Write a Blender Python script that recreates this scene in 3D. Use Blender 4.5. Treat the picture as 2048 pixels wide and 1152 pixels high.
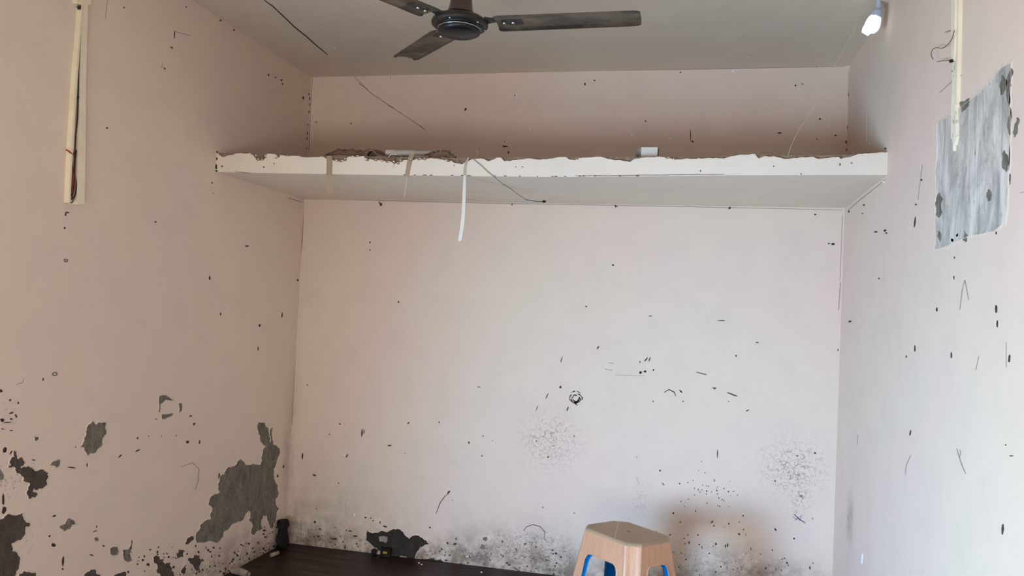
import bpy, bmesh, math, random
import numpy as np
from mathutils import Vector, Matrix
from mathutils.geometry import tessellate_polygon

random.seed(7)
C = bpy.context.scene.collection
for o in list(bpy.data.objects): bpy.data.objects.remove(o)

# ------------------------------------------------------------------ camera
FPX, YAW, PITCH, ROLL = 1594.34, .2242, .0331, .0480
CAM = Vector((2.2707, -4.3125, 1.3955))
W, H, ZL, TL, DL = 3.004, 2.75, 2.018, .0953, .9022     # room width, height, loft underside, thickness, depth
REAR = -5.5
_f = Vector((-math.sin(YAW)*math.cos(PITCH), math.cos(YAW)*math.cos(PITCH), math.sin(PITCH)))
_r0 = Vector((math.cos(YAW), math.sin(YAW), 0)); _u0 = _r0.cross(_f)
RT = math.cos(ROLL)*_r0 + math.sin(ROLL)*_u0
UP = -math.sin(ROLL)*_r0 + math.cos(ROLL)*_u0
cd = bpy.data.cameras.new('camera'); cam = bpy.data.objects.new('camera', cd); C.objects.link(cam)
cd.sensor_fit = 'HORIZONTAL'; cd.sensor_width = 36; cd.lens = 36*FPX/2048; cd.clip_start = .02
M4 = Matrix((RT, UP, -_f)).transposed().to_4x4(); M4.translation = CAM
cam.matrix_world = M4
bpy.context.scene.camera = cam

# ------------------------------------------------------------------ world, light, exposure
sc = bpy.context.scene
sc.view_settings.view_transform = 'Standard'; sc.view_settings.look = 'None'
sc.view_settings.gamma = 1; sc.view_settings.use_curve_mapping = False
sc.view_settings.exposure = 0.0
w = bpy.data.worlds.new('sky'); sc.world = w; w.use_nodes = True
w.node_tree.nodes['Background'].inputs[0].default_value = (.62, .78, 1, 1)
w.node_tree.nodes['Background'].inputs[1].default_value = 0.5
DOOR = (-4.72, -3.08, 0.0, 2.02)         # daylight doorway in the left wall, behind the camera's view
def area(name, loc, rot, sx, sy, energy, col):
    l = bpy.data.lights.new(name, 'AREA'); l.shape = 'RECTANGLE'; l.size = sx; l.size_y = sy
    l.energy = energy; l.color = col
    o = bpy.data.objects.new(name, l); C.objects.link(o); o.location = loc; o.rotation_euler = rot
    return o

area('doorway_ground_light', (.01, -3.9, .25), (0, -math.pi/2, 0), .5, 1.6, 128, (.60, .80, 1.0))
l = area('doorway_sky_light', (.05, -4.2, .6), Vector((2.9, 3.8, -.2)).to_track_quat('-Z', 'Y').to_euler(), .9, .9, 22, (.24, .56, 1.0)); l.data.spread = math.radians(70)
area('rear_fill_light', (1.5, REAR+.01, .4), (math.radians(90), 0, 0), 2.0, .8, 46, (.77, .94, 1.0))  # added fill lamp before the closed rear wall, no door there
l = area('rear_warm_fill', (2.2, REAR+.05, .6), Vector((-1.8, 3.6, 1.1)).to_track_quat('-Z', 'Y').to_euler(), 1, 1, 11, (1.0, .5, .5)); l.data.spread = math.radians(120)  # added reddish fill aimed at the left wall, no real source behind it

# ------------------------------------------------------------------ pixel of the photograph -> point on a real plane
def ray(px, py): return _f + RT*((px-1024)/FPX) + UP*((576-py)/FPX)
def on(px, py, ax, v):
    d = ray(px, py); return CAM + d*((v-CAM[ax])/d[ax])
PL = {'L': (0, 0.0, Vector((1, 0, 0))), 'R': (0, W, Vector((-1, 0, 0))), 'B': (1, 0.0, Vector((0, -1, 0))),
      'C': (2, H, Vector((0, 0, -1))), 'F': (1, -DL, Vector((0, -1, 0))), 'U': (2, ZL, Vector((0, 0, -1))), 'G': (2, 0.0, Vector((0, 0, 1)))}
def at(k, px, py): return on(px, py, PL[k][0], PL[k][1])

# ------------------------------------------------------------------ materials
def lin(c):
    c = [v/255 for v in c]
    return tuple(v/12.92 if v <= .04045 else ((v+.055)/1.055)**2.4 for v in c) + (1,)
class NT:
    def __init__(s, name, rough=.8, spec=.3):
        s.m = bpy.data.materials.new(name); s.m.use_nodes = True; s.t = s.m.node_tree; s.n = s.t.nodes
        s.b = s.n['Principled BSDF']; s.b.inputs['Roughness'].default_value = rough
        s.b.inputs['Specular IOR Level'].default_value = spec
        s.tc = s.n.new('ShaderNodeTexCoord')
    def link(s, a, b): s.t.links.new(a, b)
    def noise(s, scale, detail=4, rough=.5, stretch=None, dist=0, vec=None):
        n = s.n.new('ShaderNodeTexNoise'); n.inputs['Scale'].default_value = scale; n.inputs['Detail'].default_value = detail
        n.inputs['Roughness'].default_value = rough; n.inputs['Distortion'].default_value = dist
        v = vec or s.tc.outputs['Object']
        if stretch:
            mp = s.n.new('ShaderNodeMapping'); mp.inputs['Scale'].default_value = stretch; s.link(v, mp.inputs[0]); v = mp.outputs[0]
        s.link(v, n.inputs['Vector']); return n.outputs[0]
    def ramp(s, x, a, b, ca=(0, 0, 0, 1), cb=(1, 1, 1, 1)):
        r = s.n.new('ShaderNodeValToRGB'); r.color_ramp.elements[0].position = a; r.color_ramp.elements[1].position = b
        r.color_ramp.elements[0].color = ca; r.color_ramp.elements[1].color = cb; s.link(x, r.inputs[0]); return r.outputs[0]
    def math(s, op, a, b=None, c=None, clamp=False):
        n = s.n.new('ShaderNodeMath'); n.operation = op; n.use_clamp = clamp
        for i, v in enumerate((a, b, c)):
            if v is None: continue
            if isinstance(v, (int, float)): n.inputs[i].default_value = v
            else: s.link(v, n.inputs[i])
        return n.outputs[0]
    def mix(s, f, a, b):
        n = s.n.new('ShaderNodeMix'); n.data_type = 'RGBA'
        for i, v in ((0, f), (6, a), (7, b)):
            if isinstance(v, (int, float, tuple)): n.inputs[i].default_value = v
            else: s.link(v, n.inputs[i])
        return n.outputs[2]
    def col(s, c):
        if isinstance(c, tuple): s.b.inputs['Base Color'].default_value = c
        else: s.link(c, s.b.inputs['Base Color'])
    def bump(s, h, strength=.2, dist=.002):
        n = s.n.new('ShaderNodeBump'); n.inputs['Strength'].default_value = strength; n.inputs['Distance'].default_value = dist
        s.link(h, n.inputs['Height']); s.link(n.outputs[0], s.b.inputs['Normal'])

PA = lin((229, 209, 189)); PB = lin((230, 205, 189))
def wall_paint(name, ca=PA, cb=PB, grime_shade=True):
    t = NT(name, .75, .25)
    c = t.mix(t.ramp(t.noise(1.1, 3), .38, .62), ca, cb)
    c = t.mix(t.ramp(t.noise(6, 6, .6), .45, .8, (0, 0, 0, 1), (.18, .18, .18, 1)), c, lin((190, 180, 168)))
    fine = t.noise(90, 5, .6)
    if grime_shade:
        a = t.n.new('ShaderNodeAttribute'); a.attribute_name = 'grime_shade'
        sp = t.n.new('ShaderNodeSeparateColor'); t.link(a.outputs['Color'], sp.inputs[0])
        R, G, B = sp.outputs[0], sp.outputs[1], sp.outputs[2]
        # brown damp stain, also the painted shadow beside the stool
        g = t.math('MULTIPLY', G, t.ramp(t.noise(11, 8, .7), .32, .58), clamp=True)
        c = t.mix(t.math('MULTIPLY', g, .85), c, t.mix(t.noise(30, 5, .7), lin((62, 50, 40)), lin((132, 110, 86))))
        # mould speckle
        thr = t.math('SUBTRACT', .70, t.math('MULTIPLY', R, .27))
        s1 = t.math('MULTIPLY', t.math('SUBTRACT', t.noise(58, 9, .82), thr), 11, clamp=True)
        s1 = t.math('MULTIPLY', s1, t.math('MULTIPLY', R, 5, clamp=True))
        c = t.mix(t.math('MULTIPLY', s1, .72), c, lin((66, 54, 44)))
        # fine crackle
        wv = t.n.new('ShaderNodeVectorMath'); wv.operation = 'MULTIPLY_ADD'
        nz = t.n.new('ShaderNodeTexNoise'); nz.inputs['Scale'].default_value = 25; t.link(t.tc.outputs['Object'], nz.inputs['Vector'])
        t.link(nz.outputs['Color'], wv.inputs[0]); wv.inputs[1].default_value = (.05, .05, .05); t.link(t.tc.outputs['Object'], wv.inputs[2])
        vo = t.n.new('ShaderNodeTexVoronoi'); vo.feature = 'DISTANCE_TO_EDGE'; vo.inputs['Scale'].default_value = 42
        t.link(wv.outputs[0], vo.inputs['Vector'])
        cr = t.math('SUBTRACT', 1, t.math('MULTIPLY', vo.outputs['Distance'], 9), clamp=True)
        cr = t.math('MULTIPLY', cr, t.ramp(t.noise(35, 4, .7), .40, .58))
        c = t.mix(t.math('MULTIPLY', cr, B, clamp=True), c, lin((62, 58, 56)))
    t.col(c)
    h = t.math('ADD', t.noise(14, 6, .6, dist=.3), t.math('MULTIPLY', fine, .35))
    t.bump(h, .35, .003)
    return t.m
M = {}
M['wall'] = wall_paint('wall_paint')
M['ceil'] = wall_paint('ceiling_paint', lin((226, 212, 193)), lin((222, 205, 187)), False)
M['loft'] = wall_paint('loft_paint', lin((232, 219, 200)), lin((228, 214, 197)), False)
M['rim'] = wall_paint('paint_flake', PA, PB, False)
def simple(name, c, rough=.6, spec=.3, var=None, scale=20, metal=0, stretch=None, lo=.35, hi=.65, bump=0):
    t = NT(name, rough, spec)
    if var:
        n = t.noise(scale, 6, .65, stretch)
        t.col(t.mix(t.ramp(n, lo, hi), lin(c), lin(var)))
        if bump: t.bump(n, bump, .003)
    else: t.col(lin(c))
    t.b.inputs['Metallic'].default_value = metal
    return t.m
def cement(name, a, b, c2, stretch=None):
    t = NT(name, .9, .2)
    n1 = t.noise(24, 9, .75, stretch or (1, 1, .55), .4); n2 = t.noise(140, 5, .7)
    c = t.mix(t.ramp(n1, .35, .65), lin(a), lin(b)); c = t.mix(t.ramp(n2, .5, .72), c, lin(c2)); t.col(c)
    t.bump(t.math('ADD', n1, t.math('MULTIPLY', n2, .4)), .6, .004); return t.m
M['cement'] = cement('bare_cement', (100, 94, 84), (146, 138, 124), (70, 65, 58))
M['cement_dark'] = cement('damp_cement', (74, 64, 58), (100, 88, 80), (50, 45, 42))
M['cement_black'] = cement('black_damp_cement', (46, 42, 37), (66, 58, 50), (30, 27, 25))
M['concrete'] = cement('raw_concrete', (128, 108, 90), (156, 136, 114), (90, 72, 58))
M['mark'] = simple('dark_mark', (52, 44, 40), .9, .1, (84, 72, 64), 60)
M['pencil'] = simple('faint_scratch', (150, 136, 124), .9, .1)
M['brownmark'] = simple('brown_mark', (128, 96, 66), .9, .1, (88, 70, 50), 60)
M['light'] = simple('white_fleck', (246, 244, 240), .7, .2)
M['blueink'] = simple('blue_ink', (40, 62, 100), .7, .2)
# cement panel on the right wall, streaked top to bottom
t = NT('troweled_cement', .6, .4)
n1 = t.noise(26, 9, .75, (1, 1.0, .12), .8); n2 = t.noise(8, 8, .7, (1, 1, .45), .6); n3 = t.noise(70, 5, .7, (1, 1, .35))
c = t.mix(t.ramp(n2, .36, .60), lin((166, 160, 152)), lin((228, 219, 208)))
c = t.mix(t.ramp(n1, .50, .70, (0, 0, 0, 1), (.55, .55, .55, 1)), c, lin((104, 100, 94)))
c = t.mix(t.ramp(n3, .60, .74), c, lin((92, 86, 80))); t.col(c)
t.bump(t.math('ADD', n1, n3), .5, .004); M['panel'] = t.m
# floor
t = NT('dark_floor', .4, .3)
n1 = t.noise(5, 6, .6, (.35, 3, 1)); n2 = t.noise(40, 5, .7)
c = t.mix(t.ramp(n1, .35, .7), lin((30, 15, 13)), lin((48, 28, 24))); c = t.mix(t.ramp(n2, .58, .75), c, lin((60, 42, 36))); t.col(c)
t.link(t.ramp(n1, .3, .7, (.34, .34, .34, 1), (.6, .6, .6, 1)), t.b.inputs['Roughness']); M['floor'] = t.m
M['pvc'] = simple('cream_pvc', (246, 232, 204), .45, .4, (236, 220, 190), 12)
M['pvc_old'] = simple('chipped_pvc', (246, 234, 210), .5, .4, (150, 142, 122), 45, lo=.55, hi=.75)
M['red'] = simple('red_wire', (150, 22, 26), .4, .4)
M['blackw'] = simple('black_wire', (30, 24, 26), .4, .4)
M['pinkw'] = simple('faded_pink_wire', (150, 104, 98), .5, .4)
M['fanblack'] = simple('black_enamel', (14, 15, 17), .4, .3)
M['fangrey'] = simple('dusty_dark_enamel', (30, 28, 26), .5, .25, (52, 46, 40), 18)
M['fanbrown'] = simple('brown_enamel', (50, 32, 26), .3, .5, (64, 44, 36), 10)
t = NT('dusty_blade', .42, .5)
n1 = t.noise(7, 5, .6, (1, 2.2, 1), .6); n2 = t.noise(50, 5, .7)
c = t.mix(t.ramp(n1, .42, .68), lin((40, 33, 26)), lin((98, 82, 62))); c = t.mix(t.ramp(n2, .55, .8), c, lin((32, 26, 21))); t.col(c)
M['blade'] = t.m
M['chrome'] = simple('bright_metal', (200, 200, 198), .25, .6, metal=1)
t = NT('brown_stool_plastic', .33, .5)
n1 = t.noise(60, 5, .7, (1, 1, .12)); c = t.mix(t.ramp(n1, .45, .75), lin((206, 152, 118)), lin((190, 138, 108))); t.col(c); M['stool'] = t.m
t = NT('worn_stool_top', .5, .4)
n1 = t.noise(6, 5, .6); c = t.mix(t.ramp(n1, .3, .7), lin((176, 148, 116)), lin((162, 136, 108))); t.col(c); M['stooltop'] = t.m
M['blue'] = simple('blue_stool_plastic', (3, 110, 170), .28, .5, (2, 98, 156), 6)
M['white'] = simple('white_card', (206, 200, 190), .6, .3)
M['white_shade'] = simple('shaded_white_card', (150, 146, 138), .7, .3)  # white card darkened: shade of the box side put into the colour
M['roll'] = simple('white_paper_roll', (198, 190, 180), .6, .3, (172, 164, 154), 9)
M['rag'] = simple('dusty_cloth', (104, 84, 70), .95, .1, (134, 112, 94), 24, bump=.5)
M['ragblack'] = simple('black_rag', (28, 25, 24), .9, .1, (48, 43, 40), 24, bump=.5)
M['scrap'] = simple('paper_scrap', (176, 160, 144), .8, .2, (130, 116, 102), 20)
M['yellow'] = simple('yellow_print', (170, 146, 60), .7, .2)
def tape(name, c, alpha):
    t = NT(name, .4, .4); t.col(lin(c)); t.b.inputs['Alpha'].default_value = alpha; return t.m
M['tape'] = tape('brown_clear_tape', (190, 166, 138), .55)
M['tape2'] = tape('clear_tape', (206, 196, 182), .6)
M['strip'] = simple('white_plastic_strip', (224, 214, 202), .35, .4)
t = NT('lit_bulb', .4, .4); t.col(lin((235, 242, 250))); t.b.inputs['Emission Color'].default_value = (.80, .92, 1, 1)
t.b.inputs['Emission Strength'].default_value = 0.75; M['bulb'] = t.m
M['bulbcap'] = simple('grey_bulb_base', (176, 186, 196), .35, .5)
M['web'] = simple('cobweb_thread', (214, 196, 182), .6, .3)

# ------------------------------------------------------------------ object helpers
def mesh_obj(name, verts, faces, mat, parent=None, smooth=False, mats=None, fm=None):
    me = bpy.data.meshes.new(name); me.from_pydata([tuple(v) for v in verts], [], faces); me.validate()
    for m_ in (mats or [mat]): me.materials.append(m_)
    if fm: me.polygons.foreach_set('material_index', fm)
    if smooth: me.polygons.foreach_set('use_smooth', [True]*len(me.polygons))
    o = bpy.data.objects.new(name, me); C.objects.link(o)
    if parent: o.parent = parent
    return o
def recalc(o):
    bm = bmesh.new(); bm.from_mesh(o.data); bmesh.ops.recalc_face_normals(bm, faces=bm.faces); bm.to_mesh(o.data); bm.free(); return o
def tag(o, label, cat, group=None):
    o['label'] = label; o['category'] = cat
    if group: o['group'] = group
    return o
def empty(name, loc, label, cat, group=None, rz=0):
    o = bpy.data.objects.new(name, None); C.objects.link(o); o.location = loc; o.rotation_euler = (0, 0, rz)
    o.matrix_world = Matrix.Translation(loc) @ Matrix.Rotation(rz, 4, 'Z')
    o.empty_display_size = .1
    return tag(o, label, cat, group)
def wm(o):
    m = Matrix.Identity(4)
    while o is not None: m = o.matrix_basis @ m; o = o.parent
    return m
class MB:
    def __init__(s): s.v = []; s.f = []
    def add(s, v, f):
        k = len(s.v); s.v += [Vector(a) for a in v]; s.f += [tuple(i+k for i in q) for q in f]; return s
    def box(s, lo, hi, M_=None):
        x0, y0, z0 = lo; x1, y1, z1 = hi
        v = [Vector(p) for p in ((x0,y0,z0),(x1,y0,z0),(x1,y1,z0),(x0,y1,z0),(x0,y0,z1),(x1,y0,z1),(x1,y1,z1),(x0,y1,z1))]
        if M_: v = [M_ @ a for a in v]
        return s.add(v, [(0,3,2,1),(4,5,6,7),(0,1,5,4),(1,2,6,5),(2,3,7,6),(3,0,4,7)])
    def tube(s, pts, r, n=6, caps=True):
        pts = [Vector(p) for p in pts]; rs = r if isinstance(r, (list, tuple)) else [r]*len(pts)
        rings = []; up = None
        for i, p in enumerate(pts):
            d = (pts[min(i+1, len(pts)-1)] - pts[max(i-1, 0)]).normalized()
            if up is None: up = d.orthogonal().normalized()
            up = (up - d*up.dot(d)).normalized(); sd = d.cross(up)
            rings.append([p + (up*math.cos(a)+sd*math.sin(a))*rs[i] for a in [2*math.pi*k/n for k in range(n)]])
        v = [q for rg in rings for q in rg]; f = []
        for i in range(len(pts)-1):
            for k in range(n):
                f.append((i*n+k, i*n+(k+1) % n, (i+1)*n+(k+1) % n, (i+1)*n+k))
        if caps: f.append(tuple(range(n))[::-1]); f.append(tuple(range((len(pts)-1)*n, len(pts)*n)))
        return s.add(v, f)
    def lathe(s, prof, n=40, M_=None):
        v = []; f = []
        for r, z in prof:
            for k in range(n):
                a = 2*math.pi*k/n; p = Vector((max(r, 1e-5)*math.cos(a), max(r, 1e-5)*math.sin(a), z)); v.append(M_ @ p if M_ else p)
        for i in range(len(prof)-1):
            for k in range(n): f.append((i*n+k, i*n+(k+1) % n, (i+1)*n+(k+1) % n, (i+1)*n+k))
        return s.add(v, f)
    def build(s, name, mat, parent=None, smooth=False, fix=True):
        v = s.v
        if parent is not None:
            inv = wm(parent).inverted(); v = [inv @ a for a in v]
        o = mesh_obj(name, v, s.f, mat, None, smooth)
        if parent is not None: o.parent = parent
        return recalc(o) if fix else o
def spline(pts, n=6):
    pts = [Vector(p) for p in pts]; P = [pts[0]*2-pts[1]] + pts + [pts[-1]*2-pts[-2]]; out = []
    for i in range(1, len(P)-2):
        for k in range(n):
            t_ = k/n; a, b, c_, d = P[i-1], P[i], P[i+1], P[i+2]
            out.append(.5*((2*b)+(c_-a)*t_+(2*a-5*b+4*c_-d)*t_*t_+(3*b-a-3*c_+d)*t_**3))
    out.append(pts[-1]); return out
def rough(poly, amp=.18, depth=3, rng=None, minlen=1.0):
    rng = rng or random
    for _ in range(depth):
        out = []
        for i, a in enumerate(poly):
            b = poly[(i+1) % len(poly)]; out.append(a)
            dx, dy = b[0]-a[0], b[1]-a[1]; L_ = math.hypot(dx, dy)
            if L_ > minlen:
                k = rng.uniform(-amp, amp); t_ = rng.uniform(.35, .65)
                out.append((a[0]+dx*t_ - dy*k, a[1]+dy*t_ + dx*k))
        poly = out
    return poly
def prism(k, poly, thick, name, mat, parent=None, base=-.001, tops=None):
    """a slab standing off plane k with the outline poly (pixels)"""
    n = PL[k][2]; P = [at(k, *q) for q in poly]
    tris = tessellate_polygon([P]); N = len(P)
    v = [p + n*thick for p in P] + [p + n*base for p in P]
    f = [tuple(tr) for tr in tris] + [(i, (i+1) % N, N+(i+1) % N, N+i) for i in range(N)]
    mb = MB(); mb.add(v, f); return mb.build(name, mat, parent)

# ------------------------------------------------------------------ the room
def gauss(u, v, u0, v0, ru, rv, s): return s*np.exp(-(((u-u0)/ru)**2+((v-v0)/rv)**2))
def wall_grid(name, k, u0, u1, z0, z1, step, hole=None, blobs=(), base=None):
    nu = int((u1-u0)/step)+1; nz = int((z1-z0)/step)+1
    us = np.linspace(u0, u1, nu); zs = np.linspace(z0, z1, nz)
    if hole:
        for arr, vals in ((us, hole[:2]), (zs, hole[2:])):
            for vv in vals: arr[np.argmin(abs(arr-vv))] = vv
    U, Z = np.meshgrid(us, zs); X = PL[k][1]
    pts = np.stack([np.full(U.size, X), U.ravel(), Z.ravel()], 1) if k in 'LR' else np.stack([U.ravel(), np.full(U.size, X), Z.ravel()], 1)
    faces = []
    for j in range(nz-1):
        for i in range(nu-1):
            if hole and hole[0]-1e-4 <= us[i] < hole[1]-1e-4 and hole[2]-1e-4 <= zs[j] < hole[3]-1e-4: continue
            a = j*nu+i; q = (a, a+1, a+nu+1, a+nu)
            faces.append(q if k == 'B' else (q[::-1] if k == 'L' else q))
    o = mesh_obj(name, pts.tolist(), faces, M['wall'])
    g = np.zeros((U.size, 4), np.float32); g[:, 3] = 1
    u = U.ravel(); z = Z.ravel()
    for ch, px, py, ru, rz, s in blobs:
        p = at(k, px, py); uu = p.y if k in 'LR' else p.x
        g[:, 'RGB'.index(ch)] = np.maximum(g[:, 'RGB'.index(ch)], gauss(u, z, uu, p.z, ru, rz, s))
    if base: base(g, u, z)
    at_ = o.data.attributes.new('grime_shade', 'FLOAT_COLOR', 'POINT'); at_.data.foreach_set('color', np.clip(g, 0, 1).ravel())
    sm = o.modifiers.new('thickness', 'SOLIDIFY'); sm.thickness = .15; sm.offset = -1 
    o['kind'] = 'structure'; return o
def base_back(g, u, z):
    wob = .05*np.sin(u*5.1+1)+.03*np.sin(u*13)+.02*np.sin(u*31)
    b = np.exp(-(z/(.22+wob)).clip(0)**2)
    g[:, 0] = np.maximum(g[:, 0], .75*b*(.7+.3*np.sin(u*9))); g[:, 1] = np.maximum(g[:, 1], .95*np.exp(-(z/(.15+wob*.7))**2))
    lf = np.exp(-(u/.60)**2)*np.exp(-(z/.42)**2); g[:, 0] = np.maximum(g[:, 0], .62*lf); g[:, 1] = np.maximum(g[:, 1], .62*np.exp(-(u/.7)**2)*np.exp(-(z/.30)**2))
    g[:, 1] = np.maximum(g[:, 1], .5*np.exp(-(u/.035)**2)*np.exp(-(z/.9)**2))
def base_left(g, u, z):
    wob = .05*np.sin(u*6.1)+.03*np.sin(u*15)
    g[:, 0] = np.maximum(g[:, 0], .72*np.exp(-(z/(.2+wob))**2)); g[:, 1] = np.maximum(g[:, 1], .75*np.exp(-(z/(.15+wob*.5))**2))
    g[:, 0] = np.maximum(g[:, 0], .33*np.exp(-(z/.75)**2)*(.6+.4*np.sin(u*3)))
def base_right(g, u, z):
    g[:, 1] = np.maximum(g[:, 1], .4*np.exp(-(z/.1)**2))
blobs_back = [('B', 1100, 880, .14, .13, .75), ('R', 1100, 895, .13, .12, .35), ('B', 1585, 935, .13, .12, .85), ('B', 1600, 985, .05, .09, .9), ('R', 1420, 985, .16, .10, .42),
              ('R', 1285, 1000, .06, .13, .36), ('B', 1285, 1005, .05, .1, .35), ('R', 690, 1000, .10, .12, .62), ('B', 1060, 1095, .24, .09, .9), ('G', 1480, 1125, .16, .10, .5), ('R', 1440, 1060, .25, .16, .55),  # the G blob right of the stool puts its cast shadow into the colour
              ('G', 1540, 1150, .22, .07, .9), ('G', 1100, 1120, .30, .07, .7), ('R', 950, 1110, .25, .08, .8), ('R', 1340, 785, .07, .05, .4), ('R', 820, 740, .09, .10, .22),
              ('R', 650, 930, .10, .10, .40), ('G', 620, 1030, .2, .12, .4), ('R', 1630, 1000, .08, .2, .35), ('B', 1450, 1130, .3, .08, .6), ('R', 820, 820, .1, .1, .26)]
blobs_left = [('R', 20, 960, .20, .12, .66), ('R', 40, 1090, .25, .13, .6), ('R', 20, 830, .10, .10, .6), ('R', 500, 1090, .3, .16, .62), ('G', 470, 1100, .25, .09, .6), ('R', 390, 870, .18, .03, .45),
              ('R', 240, 905, .1, .03, .52), ('R', 560, 960, .08, .3, .5), ('G', 575, 900, .05, .35, .35), ('R', 130, 1050, .2, .06, .45), ('R', 530, 860, .08, .12, .42), ('R', 320, 920, .06, .03, .45)]
blobs_right = [('G', 1700, 1040, .07, .10, .62), ('R', 1697, 1050, .06, .13, .62), ('R', 1930, 580, .06, .04, .3)]
wb = wall_grid('wall_back', 'B', 0, W, 0, H, .02, blobs=blobs_back, base=base_back)
wl = wall_grid('wall_left', 'L', REAR, 0, 0, H, .02, hole=DOOR, blobs=blobs_left, base=base_left)
wr = wall_grid('wall_right', 'R', REAR, 0, 0, H, .02, blobs=blobs_right, base=base_right)
for o, s in ((wb, 1), (wl, 1), (wr, 1)):
    n = o.data.polygons[0].normal; want = {'wall_back': (0,-1,0), 'wall_left': (1,0,0), 'wall_right': (-1,0,0)}[o.name]
    if n.dot(Vector(want)) < 0: o.data.flip_normals()
mb = MB().box((-.15, REAR-.15, 0), (W+.15, REAR, H)); wf = mb.build('wall_front', M['rim']); wf['kind'] = 'structure'
ce = MB().box((-.15, REAR-.15, H), (W+.15, .15, H+.15)).build('ceiling', M['ceil']); ce['kind'] = 'structure'
fl = MB().box((-.15, REAR-.15, -.12), (W+.15, .15, 0)).build('floor', M['floor']); fl['kind'] = 'structure'

# ------------------------------------------------------------------ peeled patches
rng = random.Random(11)
def peel(k, poly, wall, mat='cement', sc_=1, o_=(0, 0), amp=.16, depth=3, rim=.004, name='peeled_patch', top=.0008, label=None, edge='rim', minlen=3.0):
    poly = [(o_[0]+x/sc_, o_[1]+y/sc_) for x, y in poly]
    poly = rough(poly, amp, depth, rng, minlen)
    n = PL[k][2]; P = [at(k, *q) for q in poly]; N = len(P)
    tris = tessellate_polygon([P])
    o = mesh_obj(name, [p+n*top for p in P]+[p-n*.001 for p in P], [tuple(tr) for tr in tris]+[(i, (i+1) % N, N+(i+1) % N, N+i) for i in range(N)], M[mat])
    recalc(o); o.parent = wall
    if label: o['label'] = label
    if rim:
        # thick broken edge of the paint layer that stands round the bare patch
        area_ = sum((P[i].cross(P[(i+1) % N])).dot(n) for i in range(N)); sg = 1 if area_ > 0 else -1
        v = []
        for i, p in enumerate(P):
            d = (P[(i+1) % N]-P[i-1]); d = d.normalized() if d.length > 1e-9 else Vector((0, 0, 1))
            out = d.cross(n)*sg; wv = rim*rng.uniform(.5, 1.4)
            v += [p + n*.0004, p + n*.0026 + out*.0006, p + out*wv + n*.0002]
        f = []
        for i in range(N):
            j = (i+1) % N
            f += [(3*i, 3*j, 3*j+1, 3*i+1), (3*i+1, 3*j+1, 3*j+2, 3*i+2)]
        r = mesh_obj('paint_edge', v, f, M[edge]); recalc(r); r.parent = o
    return o
S6 = dict(sc_=2.666, o_=(0, 720))
peel('L', [(1375,335),(1410,335),(1425,360),(1432,362),(1440,440),(1446,362),(1453,362),(1455,450),(1480,465),(1492,500),(1470,560),(1460,600),(1468,650),(1480,690),(1485,715),(1470,740),(1470,850),(1450,900),(1435,890),(1420,830),(1405,830),(1400,900),(1350,935),(1335,920),(1345,880),(1325,850),(1330,805),(1300,845),(1270,860),(1220,900),(1180,950),(1150,975),(1050,975),(1045,920),(1065,880),(1120,850),(1132,790),(1110,770),(1115,740),(1170,705),(1170,620),(1195,610),(1215,570),(1280,527),(1310,560),(1385,560),(1395,510),(1415,460),(1385,430),(1375,390)], wl, **S6, label='large grey bare cement patch beside the corner')
peel('L', [(490,322),(512,345),(525,332),(565,335),(567,375),(545,430),(540,460),(505,495),(465,507),(445,465),(420,465),(440,445),(455,380),(470,345)], wl, **S6)
peel('L', [(848,192),(885,188),(925,215),(885,210),(855,235),(850,280),(843,275),(845,220)], wl, **S6, rim=.002, amp=.07, depth=2)
peel('L', [(860,290),(920,283),(920,295),(885,312),(862,315)], wl, **S6, rim=.002, amp=.07, depth=2)
peel('L', [(950,232),(970,232),(968,270),(950,283)], wl, **S6, rim=.002, depth=1)
peel('L', [(180,408),(205,410),(205,420),(190,432),(182,425)], wl, **S6, rim=.002, depth=1)
peel('L', [(75,480),(90,525),(120,525),(125,560),(110,575),(175,580),(230,585),(255,600),(250,635),(215,685),(180,685),(175,705),(195,710),(190,730),(165,740),(140,715),(145,695),(155,655),(120,645),(108,610),(85,600),(75,570),(40,570),(55,530)], wl, 'cement_dark', **S6, amp=.3)
peel('L', [(262,560),(285,540),(320,532),(318,560),(300,575),(285,562)], wl, **S6, rim=.002)
peel('L', [(-60,840),(0,850),(40,820),(120,812),(125,845),(160,875),(155,890),(135,890),(130,935),(85,965),(60,985),(65,1020),(105,1050),(100,1100),(80,1152),(80,1230),(-60,1230)], wl, 'cement_dark', **S6, amp=.2, label='dark purplish bare patch low on the wall')
peel('L', [(315,888),(350,860),(385,852),(415,875),(385,878),(355,905),(325,900)], wl, **S6, amp=.3, rim=.002)
peel('L', [(585,1005),(625,997),(630,1035),(600,1042),(586,1030)], wl, **S6, depth=1, rim=.002)
peel('L', [(650,1015),(680,1010),(695,965),(706,960),(700,1010),(703,1070),(680,1080),(660,1065)], wl, **S6, rim=.002)
peel('L', [(450,1140),(480,1120),(512,1122),(512,1140),(535,1145),(530,1175),(450,1180)], wl, 'cement_dark', **S6, rim=.002)
peel('L', [(608,1145),(640,1135),(670,1130),(668,1175),(610,1180)], wl, 'cement_dark', **S6, rim=.002)
peel('L', [(500,950),(512,940),(525,955),(520,967),(502,962)], wl, **S6, rim=.002)
peel('L', [(815,1055),(840,1045),(870,1060),(880,1090),(905,1080),(925,1130),(920,1180),(870,1190),(840,1110)], wl, 'cement_dark', **S6, amp=.3, rim=.002)
peel('L', [(985,975),(1010,945),(1030,940),(1030,960),(1010,975),(990,985)], wl, 'cement_dark', **S6, rim=.002)
peel('L', [(1000,1060),(1030,1040),(1062,1040),(1062,1110),(1040,1150),(1030,1100),(1010,1080)], wl, 'cement_dark', **S6, amp=.3, rim=.002)
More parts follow.
